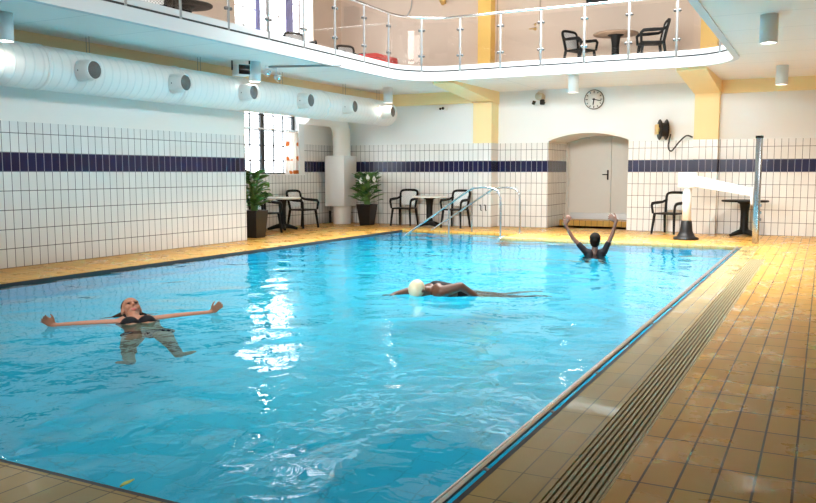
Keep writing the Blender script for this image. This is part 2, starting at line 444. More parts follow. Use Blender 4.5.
for i in range(n-1):
    fs += [(i, i+1, n+i+1, n+i), (2*n+i, 3*n+i, 3*n+i+1, 2*n+i+1), (i, 2*n+i, 2*n+i+1, i+1), (n+i, n+i+1, 3*n+i+1, 3*n+i)]
b._add(vs, fs); struct(b.build('wall_niche', M['tile_x']))
b = MB()   # plaster lip round the arch
lip = [(x+(x-xm)*.045, z+.05) for x, z in archp]
b.prism(archp+lip[::-1], .03, Matrix(((1,0,0,0),(0,0,-1,YF+.005),(0,1,0,0),(0,0,0,1)))); struct(b.build('trim_4', M['paint']))
b = MB(); b.box((NX0, YF+.25, -.02), (NX1, 19.4, .0)); b.box((NX0, 19.4, -.02), (NX1, 20.1, .14)); struct(b.build('floor_niche', M['deck']))
# niche door
d = MB(); d.box((-5.72, 19.93, .14), (-4.665, 19.98, 2.22)); d = d.build('door_1', M['door']); struct(d)
b = MB(); b.box((-4.655, 19.93, .14), (NX1, 19.98, 2.22)); b.build('door_leaf', M['door'], d)
b = MB(); b.box((-5.66, 19.92, .16), (-4.70, 19.93, .30)); b.box((-4.62, 19.92, .16), (NX1, 19.93, .30)); b.build('kick_plate', M['kick'], d)
b = MB(); b.rbox((-4.76, 19.915, 1.12), (-4.72, 19.93, 1.36), .008); b.tube([(-4.74, 19.92, 1.25), (-4.74, 19.87, 1.25), (-4.86, 19.865, 1.25)], .012, 8); b.build('door_handle', M['black'], d)
b = MB(); b.rbox((-5.55, 19.86, 2.12), (-5.2, 19.93, 2.17), .01); b.build('door_closer', M['kick'], d)
b = MB(); b.box((NX0, 19.98, 0), (NX1, 20.1, 2.4)); b.box((NX0, 19.9, 0.14), (-5.72, 19.98, 2.3)); struct(b.build('wall_niche_back', M['door']))
b = MB(); b.box((-2.2, 18.3, 0), (XR, 18.7, H0)); struct(b.build('wall_far_right', M['tile_y']))
# pilasters, tiled low and yellow above
def pil(name, x0, x1, y, yb):
    b = MB(); b.box((x0, y, 0), (x1, yb, 2.95)); o = b.build(name, M['tile_yl']); struct(o)
pil('pillar_left', -7.5, -7.03, 17.95, 18.4); pil('pillar_right', -2.51, -2.02, 18.1, 18.4)
def haunch(name, x0, x1, y):
    b = MB(); b.prism([(y, H0), (y, 2.93), (y-.06, 2.93), (15.75, 3.17), (15.75, H0)], x1-x0, Matrix(((0,0,1,x0),(1,0,0,0),(0,1,0,0),(0,0,0,1)))); struct(b.build(name, M['yellow']))
haunch('beam_haunch_left', -7.52, -7.01, 18.4); haunch('beam_haunch_right', -2.53, -2.0, 18.4)
b = MB(); b.box((XWW, 17.88, 2.94), (-7.5, 18.0, H0)); struct(b.build('beam_far_left', M['yellow']))
b = MB(); b.box((-2.02, 18.2, 2.95), (XR, 18.3, H0)); struct(b.build('beam_far_right', M['yellow']))
b = MB(); b.box((XL-.2, YB, 2.98), (XL+.06, 17.88, H0)); struct(b.build('beam_left', M['tan']))
# gallery
EX0, EX1, EY = -7.95, -1.38, 15.55; RC = 1.0
def edge(off=0, y0=YB, n=10):
    x0, x1, y, r = EX0-off, EX1+off, EY+off, RC+off
    return [(x0, y0)]+arc(x0+r, y-r, r, 180, 90, n)+arc(x1-r, y-r, r, 90, 0, n)+[(x1, y0)]
b = MB(); e = edge()
b.prism([(XWW-.3, YB)]+e+[(XR, YB), (XR, 18.7), (XWW-.3, 18.7)], H1-H0, Matrix.Translation((0, 0, H0)))
struct(b.build('floor_gallery', M['soffit']))
def band(off0, off1, z0, z1):
    b = MB(); a, c = edge(off0), edge(off1); n = len(a)
    v = [(x, y, z0) for x, y in a]+[(x, y, z0) for x, y in c]+[(x, y, z1) for x, y in a]+[(x, y, z1) for x, y in c]; f = []
    for i in range(n-1): f += [(i, i+1, n+i+1, n+i), (2*n+i, 3*n+i, 3*n+i+1, 2*n+i+1), (i, 2*n+i, 2*n+i+1, i+1), (n+i, n+i+1, 3*n+i+1, 3*n+i)]
    f += [(0, n, 3*n, 2*n), (n-1, 3*n-1, 4*n-1, 2*n-1)]
    b._add(v, f); return b
M['fascia'] = simple('white gallery fascia', (.66, .68, .68), .45)
struct(band(-.06, .04, H0-.02, 3.38).build('trim_5', M['fascia']))
struct(band(-.045, .04, 3.38, 3.412).build('trim_6', M['navy']))  # dark strip standing in for the shaded groove below the curb
struct(band(-.05, .10, 3.412, 3.50).build('trim_7', M['fascia']))
# upper walls
b = MB(); UY0, UY1, UZ0, UZ1 = 14.1, 16.75, 4.15, 6.2
b.box((XWW-.3, YB, H1), (XWW, UY0, HC)); b.box((XWW-.3, UY1+.35, H1), (XWW, 18.7, HC)); b.box((XWW-.3, UY0, H1), (XWW, UY1+.35, UZ0)); b.box((XWW-.3, UY0, UZ1), (XWW, UY1+.35, HC))
struct(b.build('wall_gallery_left', M['beige']))
window('window_2', XWW-.14, UY0, UY1, UZ0, UZ1, M['wframe'], 3, (4.55, 4.95, 5.35, 5.75), .07)
b = MB(); b.box((XWW-.3, 18.4, H1), (XR, 18.7, HC)); struct(b.build('wall_gallery_far', M['beige']))
b = MB(); b.box((-7.46, 18.1, H1), (-7.14, 18.4, HC)); struct(b.build('pillar_gallery_left', M['orange']))
b = MB(); b.box((-2.44, 18.1, H1), (-2.1, 18.4, HC)); struct(b.build('pillar_gallery_right', M['orange']))
b = MB(); b.box((XR, YB, 0), (XR+.3, 18.7, HC)); struct(b.build('wall_right', M['paint']))
b = MB(); b.box((XWW-.3, YB-.3, 0), (XR+.3, YB, HC)); struct(b.build('wall_near', M['paint']))
b = MB(); b.box((XWW-.3, YB-.3, HC), (XR+.3, 18.7, HC+.2)); struct(b.build('ceiling', simple('ceiling darkened as if unlit', (.10, .075, .055), .6, noise=.3, scale=2)))  # ceiling colour darkened as if unlit, so the water reflects less
# gallery door
d = MB(); d.box((-7.06, 18.37, H1), (-6.04, 18.4, 5.55)); d = d.build('door_2', M['beige']); struct(d)
b = MB(); b.box((-7.09, 18.375, H1), (-7.06, 18.4, 5.6)); b.box((-6.04, 18.375, H1), (-6.015, 18.4, 5.6)); b.box((-7.09, 18.375, 5.55), (-6.015, 18.4, 5.6)); b.build('door_frame', simple('brown door frame', (.5, .38, .28), .5), d)
b = MB(); b.lathe([(.035, 0), (.035, .015)], 16, Matrix.Translation((-6.13, 18.355, 4.62)) @ Matrix.Rotation(-PI/2, 4, 'X')); b.tube([(-6.13, 18.36, 4.62), (-6.13, 18.32, 4.62), (-6.27, 18.315, 4.62)], .013, 8); b.ball((-6.13, 18.36, 4.72), .028); b.build('door_handle', M['brass'], d)

# ------------------------------------------------------------------ balustrade
bal = thing('gallery_balustrade', 'glass balustrade with slim steel posts around the upper gallery edge', 'balustrade', (0, 0, 0))
OFF = .02
def post(x, y, nx, ny, ang):
    m = Matrix.Translation((x, y, 0)) @ Matrix.Rotation(ang, 4, 'Z')
    b = MB(); b.rbox((-.022, -.012, 3.33), (.022, .012, 4.46), .005, m, 1)
    p = b.build('post', M['post'], bal)
    for z in (3.70, 4.22):
        for sx in (-1, 1):
            b = MB(); b.lathe([(.026, -.022), (.026, .022)], 12, m @ Matrix.Translation((sx*.045, 0, z)) @ Matrix.Rotation(PI/2, 4, 'X')); b.build('clamp', M['clampm'], p)
e_in = edge(-.045)
def edge_at(pt):   # nearest tangent angle on the inner edge
    best = None
    for i in range(len(e_in)-1):
        a, c = Vector(e_in[i]), Vector(e_in[i+1]); t = max(0, min(1, (Vector(pt)-a).dot(c-a)/(c-a).length_squared)); q = a+(c-a)*t; dd = (q-Vector(pt)).length
        if best is None or dd < best[0]: best = (dd, q, math.atan2((c-a).y, (c-a).x))
    return best[1], best[2]
pp = [(-7.95, y) for y in (2.6, 3.6, 4.6, 5.6, 6.6, 7.6, 8.58, 9.58, 10.55, 11.52, 12.5, 13.53, 14.5)]+[(-7.55, 15.28), (-6.78, 15.59), (-5.9, 15.55), (-5.06, 15.55), (-4.2, 15.55), (-3.36, 15.55), (-2.5, 15.52), (-1.76, 15.2)]+[(-1.38, y) for y in (14.3, 13.3, 12.3, 11.3, 10.3)]
pq = [edge_at(p) for p in pp]
for q, a in pq: post(q.x, q.y, 0, 0, a)
def path_between(q0, q1):
    pts = [q0]
    for p in e_in:
        p = Vector(p)
    ang0 = None
    n = 6; out = []
    for i in range(n+1):
        out.append(edge_at(q0+(q1-q0)*i/n)[0])
    return out
allp = []
for i in range(len(pq)-1):
    P = path_between(pq[i][0], pq[i+1][0]); allp += P[:-1]
    # glass panel follows the edge, 5 cm clear of both posts
    a, c = P[0], P[-1]; ins = .045/max((c-a).length, .1)
    Q = [edge_at(a+(c-a)*(ins+(1-2*ins)*k/6))[0] for k in range(7)]
    b = MB(); vs = []
    for k, q in enumerate(Q):
        t = (Q[min(k+1, 6)]-Q[max(k-1, 0)]).normalized(); nn = Vector((-t.y, t.x))*.005
        for z in (3.53, 4.38): vs += [(q.x+nn.x, q.y+nn.y, z), (q.x-nn.x, q.y-nn.y, z)]
    f = []
    for k in range(6):
        o = 4*k; f += [(o, o+4, o+6, o+2), (o+1, o+3, o+7, o+5), (o+2, o+6, o+7, o+3), (o, o+1, o+5, o+4)]
    f += [(0, 2, 3, 1), (24, 25, 27, 26)]
    b._add(vs, f, False); b.build('glass_panel', M['glass'], bal)
allp.append(pq[-1][0])
MB().tube([(p.x, p.y, 4.475) for p in allp], .024, 10).build('handrail', M['steel'], bal)

# ------------------------------------------------------------------ ducts
RY = Matrix.Rotation(-PI/2, 4, 'X')   # local z -> +y
DX, DZ, DR = -9.42, 2.70, .295
du = thing('ventilation_duct', 'long round white spiral duct under the gallery along the left wall', 'duct', (DX, 4.0, DZ))
b = MB(); b.lathe([(DR*.97, -6), (DR, -5.99), (DR, 13.05), (DR*.96, 13.18), (DR*.8, 13.28), (.05, 13.32)], 40, RY); b.build('duct_tube', M['duct'], du)
for y in (-.4, 3.45, 6.0, 7.7, 10.2, 12.3): b = MB(); b.lathe([(DR, y-.03), (DR+.012, y-.028), (DR+.012, y+.028), (DR, y+.03)], 40, RY.copy()); b.build('joint_ring', M['duct'], du)
RX = Matrix.Rotation(PI/2, 4, 'Y')    # local z -> +x
for y in (7.97, 9.74, 11.43, 13.19, 14.84, 16.53):
    m = Matrix.Translation((.2, y-4, -.01)) @ RX
    b = MB(); b.lathe([(.15, 0), (.148, .22), (.135, .25), (.135, .33), (.122, .33), (.12, .30)], 24, m); nz = b.build('nozzle', M['duct'], du)
    b = MB(); b.lathe([(.118, .295), (.118, .31)], 24, m); b.build('grille', M['grey'], nz)
    b = MB(); b.ball((.36, y-4-.14, -.02), .012); b.build('screw', M['black'], nz)
for y in (6.1, 8.3, 10.6, 12.9, 15.2, 16.7):
    b = MB(); b.tube([(0, y-4, DR-.02), (0, y-4, H0-DZ)], .004, 6); b.tube([(.06, y-4, DR-.02), (.06, y-4, H0-DZ)], .004, 6); b.build('hanger_wire', M['post'], du)
rd = thing('riser_duct', 'white vertical duct rising from the floor in the far left corner', 'duct', (-10.93, 17.55, 0))
cyl = [(0, 0, .0), (0, 0, 2.2)]+[(0, -.45+.45*math.cos(R(a)), 2.2+.45*math.sin(R(a))) for a in (15, 30, 45, 60, 75, 90)]+[(0, -1.7, 2.65)]
MB().tube(cyl, .225, 28).build('duct_tube', M['paint'], rd)
MB().rbox((-.30, -.33, .45), (.27, .28, 1.72), .015).build('cabinet', M['gloss_white'], rd)
b = MB(); b.tube([(-.30, -.1, .02), (-.30, -.1, .33)], .035, 10); b.ball((-.28, -.14, .2), .03); b.build('valve', M['black'], rd)

# ------------------------------------------------------------------ lamps and small fittings
def downlight(loc, label):
    t = thing('downlight', label, 'downlight', loc, 0, 'white cylinder downlights under the gallery')
    MB().lathe([(.105, 0), (.105, -.34), (.095, -.34), (.09, -.30)], 24).build('housing', M['gloss_white'], t)
    MB().lathe([(.088, -.305), (.088, -.315)], 20).build('lens', M['lamp'], t)
    return t
dl = downlight((-8.9, 6.62, H0), 'white cylinder downlight hanging above the start of the spiral duct')
dup(dl, (-8.93, 11.5, H0), 0, 'white cylinder downlight beside the dark-faced projector on the left')
dup(dl, (-8.93, 16.35, H0), 0, 'white cylinder downlight above the closed end of the spiral duct')
dup(dl, (-4.52, 15.95, H0), 0, 'white cylinder downlight just left above the wall clock')
dup(dl, (-.69, 11.0, H0), 0, 'large looking white cylinder downlight nearest under the right gallery')
dup(dl, (-.77, 16.25, H0), 0, 'white cylinder downlight close to the yellow beam at right')
def lookat(o, d, upv=(0, 0, 1)):
    o.rotation_euler = Vector(d).to_track_quat('X', 'Z').to_euler()
pj = thing('projector', 'small white projector with dark face hung above the spiral duct', 'projector', (-9.02, 11.25, 3.06), -.5)
MB().rbox((-.14, -.12, -.10), (.12, .12, .09), .015).build('body', M['white'], pj)
MB().rbox((.115, -.10, -.085), (.13, .105, .075), .005).build('face', M['lens'], pj)
b = MB(); b.tube([(-.1, -.13, 0), (-.1, -.13, .2)], .015, 8); b.tube([(.04, .13, 0), (.04, .13, .2)], .015, 8); b.build('bracket', M['black'], pj)
sp = thing('spotlight', 'small twin round spotlights fixed to a soffit rail beside the projector', 'spotlight', (-9.0, 12.0, 3.12))
for yy, zz in ((-.1, -.03), (.22, -.09)):
    b = MB(); b.ball((0, yy, zz), (.05, .06, .05)); b.lathe([(.06, .0), (.072, .05), (.06, .055)], 16, Matrix.Translation((.02, yy, zz)) @ Matrix.Rotation(R(115), 4, 'Y')); b.tube([(0, yy, zz+.03), (0, yy, .1)], .012, 8); h = b.build('lamp_head', M['white'], sp)
    b = MB(); b.lathe([(.055, .056), (.055, .06)], 14, Matrix.Translation((.02, yy, zz)) @ Matrix.Rotation(R(115), 4, 'Y')); b.build('lens', M['steel'], h)
rail = MB(); rail.rbox((-9.05, 12.05, H0-.03), (-8.97, 12.2, H0), .005); rail.rbox((-.02, 0, H0-.035), (.02, 1.32, H0), .006, Matrix.Translation((-9.0, 12.05, 0)) @ Matrix.Rotation(R(-72), 4, 'Z')); tag(rail.build('cable_channel', M['post']), 'thin grey cable channel across the blue gallery soffit on the left', 'cable channel')
cm = thing('camera', 'white wall camera on black bracket high on the wall beside the clock', 'camera', (-5.95, 18.28, 3.05))
mm = Matrix.Rotation(R(150), 4, 'Z') @ Matrix.Rotation(R(115), 4, 'Y')
b = MB(); b.lathe([(.02, -.12), (.075, -.10), (.09, .0), (.09, .16), (.08, .17)], 20, Matrix.Rotation(R(-35), 4, 'Y') @ Matrix.Rotation(R(90), 4, 'X') @ Matrix.Translation((0, 0, -.02))); b.build('housing', simple('aged cream plastic', (.55, .50, .40), .5), cm)
b = MB(); b.rbox((.02, -.12, -.19), (.11, -.02, -.07), .01); b.tube([(.06, -.02, -.13), (.06, .12, -.13)], .02, 8); b.build('bracket', M['black'], cm)
b = MB(); b.lathe([(.04, 0), (.04, .08), (.03, .09)], 16, Matrix.Translation((-.1, -.14, -.1)) @ Matrix.Rotation(R(200), 4, 'Y')); b.build('lens', M['lens'], cm)
el = thing('emergency_light', 'tiny white light fitting on the wall under the yellow beam', 'light', (-8.33, 17.93, 2.83))
MB().rbox((-.13, -.03, -.03), (.14, .07, .03), .01).build('body', M['white'], el); b = MB(); b.ball((.0, -.05, 0), .03); b.ball((.07, -.05, .01), .035); b.build('lamp_head', M['black'], el)
# clock
ck = thing('wall_clock', 'round white wall clock with black hands above the arched niche', 'clock', (-4.72, 18.385, 2.945))
CM = Matrix.Rotation(PI/2, 4, 'X')
MB().lathe([(.225, 0), (.225, .02)], 40, CM).build('rim', M['grey'], ck)
MB().lathe([(.203, 0), (.203, .028)], 40, CM).build('face', M['clockface'], ck)
b = MB()
for k in range(12):
    a = k*PI/6; ln = .05 if k % 3 == 0 else .035; b.box((-.009, -.034, .19-ln), (.009, -.029, .19), Matrix.Rotation(a, 4, 'Y'))
b.build('hour_marks', M['black'], ck)
b = MB(); b.box((-.012, -.042, -.03), (.012, -.036, .12), Matrix.Rotation(R(188), 4, 'Y')); b.build('hour_hand', M['black'], ck)
b = MB(); b.box((-.009, -.048, -.04), (.009, -.043, .175), Matrix.Rotation(R(103), 4, 'Y')); b.build('minute_hand', M['black'], ck)
MB().lathe([(.02, .03), (.02, .052)], 12, CM).build('hub', M['black'], ck)
# hose reel
hr = thing('hose_reel', 'black hose reel with brass plate on the wall near the right pillar', 'hose reel', (-3.15, 18.14, 2.22), R(25))
HX = Matrix.Rotation(PI/2, 4, 'Y')
for x in (-.07, .07): 
    b = MB(); b.lathe([(.05, x-.008), (.21, x-.012), (.225, x), (.21, x+.012), (.05, x+.008)], 32, HX); b.build('flange', M['black'], hr)
b = MB(); b.lathe([(.14, -.07), (.15, -.05), (.14, -.025), (.15, 0), (.14, .025), (.15, .05), (.14, .07)], 28, HX); b.build('coiled_hose', M['rubber'], hr)
b = MB(); b.lathe([(.05, -.1), (.05, .1)], 16, HX); b.rbox((-.13, -.06, -.1), (-.10, .2, .12), .01); b.build('plate', M['brass'], hr)
b = MB(); b.rbox((-.10, .1, -.05), (.1, .24, .05), .01); b.build('wall_bracket', M['black'], hr)
# hose in world space, parented so it moves with the reel
def bez(pts, n=8):
    pts = [Vector(p) for p in pts]; out = []
    for i in range(len(pts)-1):
        p0, p1, p2, p3 = pts[max(i-1, 0)], pts[i], pts[i+1], pts[min(i+2, len(pts)-1)]
        for k in range(n):
            t = k/n; out.append(.5*((2*p1)+(-p0+p2)*t+(2*p0-5*p1+4*p2-p3)*t*t+(-p0+3*p1-3*p2+p3)*t**3))
    return out+[pts[-1]]
hp = bez([(-2.98, 18.1, 2.12), (-3.02, 18.08, 1.86), (-2.95, 18.08, 1.76), (-2.80, 18.1, 1.95), (-2.66, 18.12, 2.08), (-2.55, 18.2, 2.05)])
inv = (Matrix.Translation((-3.15, 18.14, 2.22)) @ Matrix.Rotation(R(25), 4, 'Z')).inverted()
MB().tube([inv @ p for p in hp], .017, 8).build('hose_end', M['rubber'], hr)
hk = MB()
for x in (-7.29, -7.17): hk.tube([(x-.03, 17.945, .52), (x+.0, 17.93, .53), (x+.015, 17.93, .50), (x+.015, 17.93, .41), (x+.03, 17.94, .39)], .013, 8)
tag(hk.build('wall_hook', M['black']), 'pair of small black hooks low on the tiled left pillar', 'hooks')
# upper small things
sc = thing('wall_sconce', 'small amber sconce on the upper beige wall left of the pillar', 'sconce', (-8.46, 18.36, 5.46))
MB().lathe([(.03, 0), (.09, .1), (.1, .16)], 16, Matrix.Translation((0, -.09, -.1))).build('shade', M['brass'], sc); MB().rbox((-.04, -.06, -.06), (.04, .04, .06), .01).build('mount', M['brass'], sc)
bd = MB(); bd.rbox((-4.95, 18.36, 5.03), (-4.47, 18.40, 5.6), .01); tag(bd.build('wall_board', M['black']), 'dark board on the upper beige wall above the gallery table', 'board')
cb = MB(); cb.tube(bez([(-9.50, 18.385, 5.2), (-9.38, 18.385, 5.4), (-9.36, 18.385, 5.7), (-9.42, 18.385, 6.2)]), .012, 6); tag(cb.build('wall_cable', M['kick']), 'thin curved cable running down the upper beige wall', 'cable')
rc = thing('padded_bench', 'low red padded bench on the gallery behind the glass', 'bench', (-9.1, 16.2, H1), R(90))
MB().rbox((-.5, -.25, .0), (.5, .25, .46), .04).build('pad', M['red'], rc); MB().rbox((-.51, -.26, .345), (.51, .26, .36), .006).build('seam', simple('dark red piping', (.4, .01, .01), .5), rc)
# curtains
def cloth(name, x, y0, y1, z0, z1, m, amp, waves, parent=None):
    b = MB(); n = 48; vs = []; th = .006
    for s in (0, 1):
        for i in range(n+1):
            y = y0+(y1-y0)*i/n; xx = x+amp*math.sin(2*PI*waves*i/n)+s*th
            vs += [(xx, y, z0), (xx, y, z1)]
    f = []; o2 = 2*(n+1)
    for i in range(n):
        o = 2*i; f += [(o, o+2, o+3, o+1), (o2+o, o2+o+1, o2+o+3, o2+o+2), (o, o2+o, o2+o+2, o+2), (o+1, o+3, o2+o+3, o2+o+1)]
    f += [(0, 1, o2+1, o2), (2*n, o2+2*n, o2+2*n+1, 2*n+1)]
    b._add(vs, f, True); return b.build(name, m, parent)
ct = thing('curtain', 'short white curtain with orange motifs in the lower window', 'curtain', (0, 0, 0))
cloth('curtain_panel', XWW-.035, 15.88, 16.50, WZ0+.03, 2.27, M['curtain'], .014, 5, ct)
MB().tube([(XWW-.035, WY0, 2.30), (XWW-.035, WY1+.2, 2.30)], .018, 10).build('rod', M['wframe'], ct)
for (y0, y1, lb) in ((14.93, 15.10, 'lilac drape hanging at the middle of the upper window'), (16.08, 16.38, 'lilac drape hanging near the right side of the upper window')):
    tag(cloth('drape', XWW-.10, y0, y1, UZ0+.02, UZ1-.02, M['curblue'], .012, 3), lb, 'curtain', 'lilac drapes in the upper window')

# ------------------------------------------------------------------ furniture
def make_chair(label, group):
    t = thing('garden_armchair', label, 'chair', (0, 0, 0), 0, group)     # faces local -y
    G = M['chairgreen']
    MB().rbox((-.24, -.24, .41), (.24, .22, .445), .015).build('seat', G, t)
    for sx in (-1, 1):
        MB().tube([(sx*.225, -.20, .43), (sx*.262, -.25, .0)], [.032, .024], 8).build('leg', G, t)
        MB().tube([(sx*.215, .20, .43), (sx*.245, .27, .0)], [.032, .024], 8).build('leg', G, t)
        MB().tube([(sx*.20, .27, .72), (sx*.262, .18, .665), (sx*.285, 0, .655), (sx*.28, -.20, .645), (sx*.27, -.25, .60), (sx*.245, -.235, .43)], [.024, .028, .034, .034, .028, .026], 8).build('armrest', G, t)
    b = MB(); b.tube(bez([(-.20, .205, .43), (-.215, .245, .62), (-.225, .29, .80), (-.17, .305, .86), (0, .31, .872), (.17, .305, .86), (.225, .29, .80), (.215, .245, .62), (.20, .205, .43)], 5), .029, 8); b.build('back_frame', G, t)
    b = MB(); vs = []
    for s in (0, 1):
        for (z, w, y) in ((.50, .17, .222), (.62, .19, .246), (.75, .20, .278), (.84, .195, .302)):
            for x in (-1, 1): vs.append((x*w, y+s*.012, z))
    f = []
    for i in range(3): f += [(2*i, 2*i+1, 2*i+3, 2*i+2), (8+2*i, 8+2*i+2, 8+2*i+3, 8+2*i+1), (2*i, 2*i+2, 8+2*i+2, 8+2*i), (2*i+1, 8+2*i+1, 8+2*i+3, 2*i+3)]
    f += [(0, 8, 9, 1), (6, 7, 15, 14)]
    b._add(vs, f); p = b.build('back_panel', M['lattice'], t); p['label'] = 'white woven back panel'
    return t
CG = 'dark plastic garden armchairs'
ch = make_chair('dark armchair with white back standing left of the far-wall cream table', CG)
ch.location = (-9.16, 17.6, 0); ch.rotation_euler = (0, 0, R(4))
dup(ch, (-7.74, 17.5, 0), R(-4), 'dark armchair with white back behind the pool handrails')
dup(ch, (-10.72, 14.05, 0), R(78), 'dark armchair beside the potted plant at the lower window')
dup(ch, (-10.92, 15.78, 0), R(82), 'dark armchair between the window table and the white riser duct')
dup(ch, (-2.92, 17.85, 0), R(-20), 'dark armchair behind the white pool hoist column')
dup(ch, (-4.78, 17.3, H1), R(65), 'dark gallery armchair left of the brown table, above the clock')
dup(ch, (-3.22, 16.95, H1), R(-70), 'dark gallery armchair right of the brown table behind glass')
dup(ch, (-10.2, 14.7, H1), R(60), 'dark gallery armchair in front of the upper window')
dup(ch, (-10.15, 16.75, H1), R(60), 'dark gallery armchair beside the red bench behind glass')
def make_table(label, top, r, leg, group):
    t = thing('pedestal_table', label, 'table', (0, 0, 0), 0, group)
    MB().lathe([(r*.6, .70), (r-.01, .705), (r, .715), (r, .735), (r-.012, .742), (.01, .742)], 40).build('tabletop', top, t)
    MB().lathe([(.17, .70), (.10, .66), (.078, .5), (.078, .2), (.10, .10), (.12, .06)], 20).build('pedestal', leg, t)
    for k in range(4):
        a = R(45+90*k); d = Vector((math.cos(a), math.sin(a), 0))
        b = MB(); b.tube([d*.05+Vector((0, 0, .10)), d*.18+Vector((0, 0, .075)), d*.34+Vector((0, 0, .03))], [.06, .045, .028], 8); b.build('foot', leg, t)
    return t
TG = 'round pedestal tables'
tb = make_table('round cream topped table with dark pedestal under the lower window', M['cream_top'], .42, M['chairgreen'], TG)
tb.location = (-10.88, 14.92, 0)
dup(tb, (-8.38, 17.40, 0), R(10), 'round cream topped table between two armchairs at the far wall')
tr = make_table('dark topped pedestal table behind the chrome hoist pole', M['chairgreen'], .45, M['chairgreen'], TG); tr.location = (-1.42, 17.75, 0)
t3 = make_table('brown round table between two armchairs on the far gallery', M['wood'], .46, M['chairgreen'], TG); t3.location = (-4.02, 17.3, H1)
dup(tr, (-9.98, 10.98, H1), R(20), 'dark table on the left gallery, behind the glass above the duct')
dup(ch, (-9.75, 10.0, H1), R(215), 'dark gallery armchair at the table above the spiral duct')

# plants
def plant(name, label, loc, sq, hgt, nl, spread, seed, h0):
    rnd = random.Random(seed); t = thing(name, label, 'plant', loc)
    w0, w1 = sq; b = MB()
    ring = [(w0, 0), (w1, h0), (w1-.02, h0), (w1-.03, h0-.05)]
    vs = []; 
    for w, z in ring: vs += [(-w, -w, z), (w, -w, z), (w, w, z), (-w, w, z)]
    f = [(3, 2, 1, 0), (12, 13, 14, 15)]
    for i in range(3):
        for k in range(4): f.append((4*i+k, 4*i+(k+1) % 4, 4*i+4+(k+1) % 4, 4*i+4+k))
    b._add(vs, f); b.build('planter', M['pot'], t, bevel=.008)
    b = MB(); b.box((-w1+.035, -w1+.035, h0-.08), (w1-.035, w1-.035, h0-.04)); b.build('soil', M['soil'], t)
    lf, st = MB(), MB()
    for i in range(nl):
        az = rnd.uniform(0, 2*PI); tt = (i+.5)/nl; up = h0-.05+(hgt-h0)*(.12+.88*rnd.random()**.8)
        rad = spread*(.25+.75*rnd.random())*(1.0-.45*((up-h0)/(hgt-h0))**2)
        base = Vector((rnd.uniform(-.05, .05), rnd.uniform(-.05, .05), h0-.06)); d = Vector((math.cos(az), math.sin(az), 0))
        tip = base+d*rad; tip.z = up; mid = base+d*rad*.35; mid.z = h0+(up-h0)*.75
        st.tube(bez([base, mid, tip], 3), .006, 5)
        ln = rnd.uniform(.20, .32); wd = ln*rnd.uniform(.22, .30); side = Vector((-d.y, d.x, 0)); drop = rnd.uniform(.0, .9)
        v = []; tw = rnd.uniform(-.5, .5)
        for k in range(6):
            s = k/5; p = tip+d*ln*s*math.cos(drop*s)+Vector((0, 0, ln*(.55*s-drop*.8*s*s))); ww = wd*math.sin(PI*min(.97, .06+s*.94))**.8
            sd = (side+Vector((0, 0, tw))).normalized()
            v += [p-sd*ww+Vector((0, 0, .18*ww)), p-Vector((0, 0, .1*ww)), p+sd*ww+Vector((0, 0, .18*ww))]
        ff = []
        for k in range(5): ff += [(3*k, 3*k+1, 3*k+4, 3*k+3), (3*k+1, 3*k+2, 3*k+5, 3*k+4)]
        lf._add(v, ff, True)
    o = lf.build('foliage', M['leaf'], t); md = o.modifiers.new('s', 'SOLIDIFY'); md.thickness = .003
    st.build('stalks', M['stem'], t)
    return t
def bloom(t, pts):
    for p in pts:
        p = Vector(p); b = MB(); v = []
        for k in range(5):
            s = k/4; ww = .055*math.sin(PI*min(.98, .05+s)); v += [p+Vector((-ww, -.02*s, .16*s)), p+Vector((0, .02, .16*s)), p+Vector((ww, -.02*s, .16*s))]
        f = []
        for k in range(4): f += [(3*k, 3*k+1, 3*k+4, 3*k+3), (3*k+1, 3*k+2, 3*k+5, 3*k+4)]
        b._add(v, f, True); o = b.build('bloom', M['bloom'], t); md = o.modifiers.new('s', 'SOLIDIFY'); md.thickness = .004
p1 = plant('potted_plant', 'tall potted plant at the end of the left tiled wall', (-10.13, 12.95, 0), (.15, .2), 1.34, 95, .20, 3, .55)
p2 = plant('potted_plant', 'potted peace lily in black planter beside the white riser duct', (-10.08, 17.35, 0), (.135, .2), 1.30, 95, .22, 11, .52)
bloom(p2, [(-.02, -.25, 1.02), (.15, -.2, 1.10), (.28, -.12, 1.06)]); bloom(p1, [(.1, -.2, 1.1)])

# ------------------------------------------------------------------ pool fittings
def handrail(name, label, y, pts, midx):
    t = thing('handrail', label, 'handrail', (0, y, 0), 0, 'tubular pool step handrails')
    MB().tube(bez([(x, 0, z) for x, z in pts], 6), .019, 12).build('rail_tube', M['chrome'], t)
    MB().tube([(midx[0], 0, midx[1]), (midx[0], 0, -.7)], .019, 10).build('post', M['chrome'], t)
    MB().lathe([(.055, .0), (.055, .012), (.024, .016)], 18, Matrix.Translation((pts[-1][0], 0, 0))).build('flange', M['chrome'], t)
    return t
handrail('handrail', 'front chrome pool handrail, nearer the camera', 15.1, [(-8.9, -.72), (-8.35, -.36), (-7.85, -.03), (-7.05, .50), (-6.40, .93), (-6.2, .995), (-5.98, 1.0), (-5.78, .94), (-5.71, .78), (-5.70, .4), (-5.70, 0)], (-6.83, .63))
handrail('handrail', 'rear chrome pool handrail, nearer the far wall', 16.42, [(-8.9, -.72), (-8.35, -.34), (-7.86, .0), (-7.1, .48), (-6.45, .90), (-6.28, .965), (-6.05, .975), (-5.85, .93), (-5.77, .76), (-5.76, .4), (-5.76, 0)], (-6.87, .62))
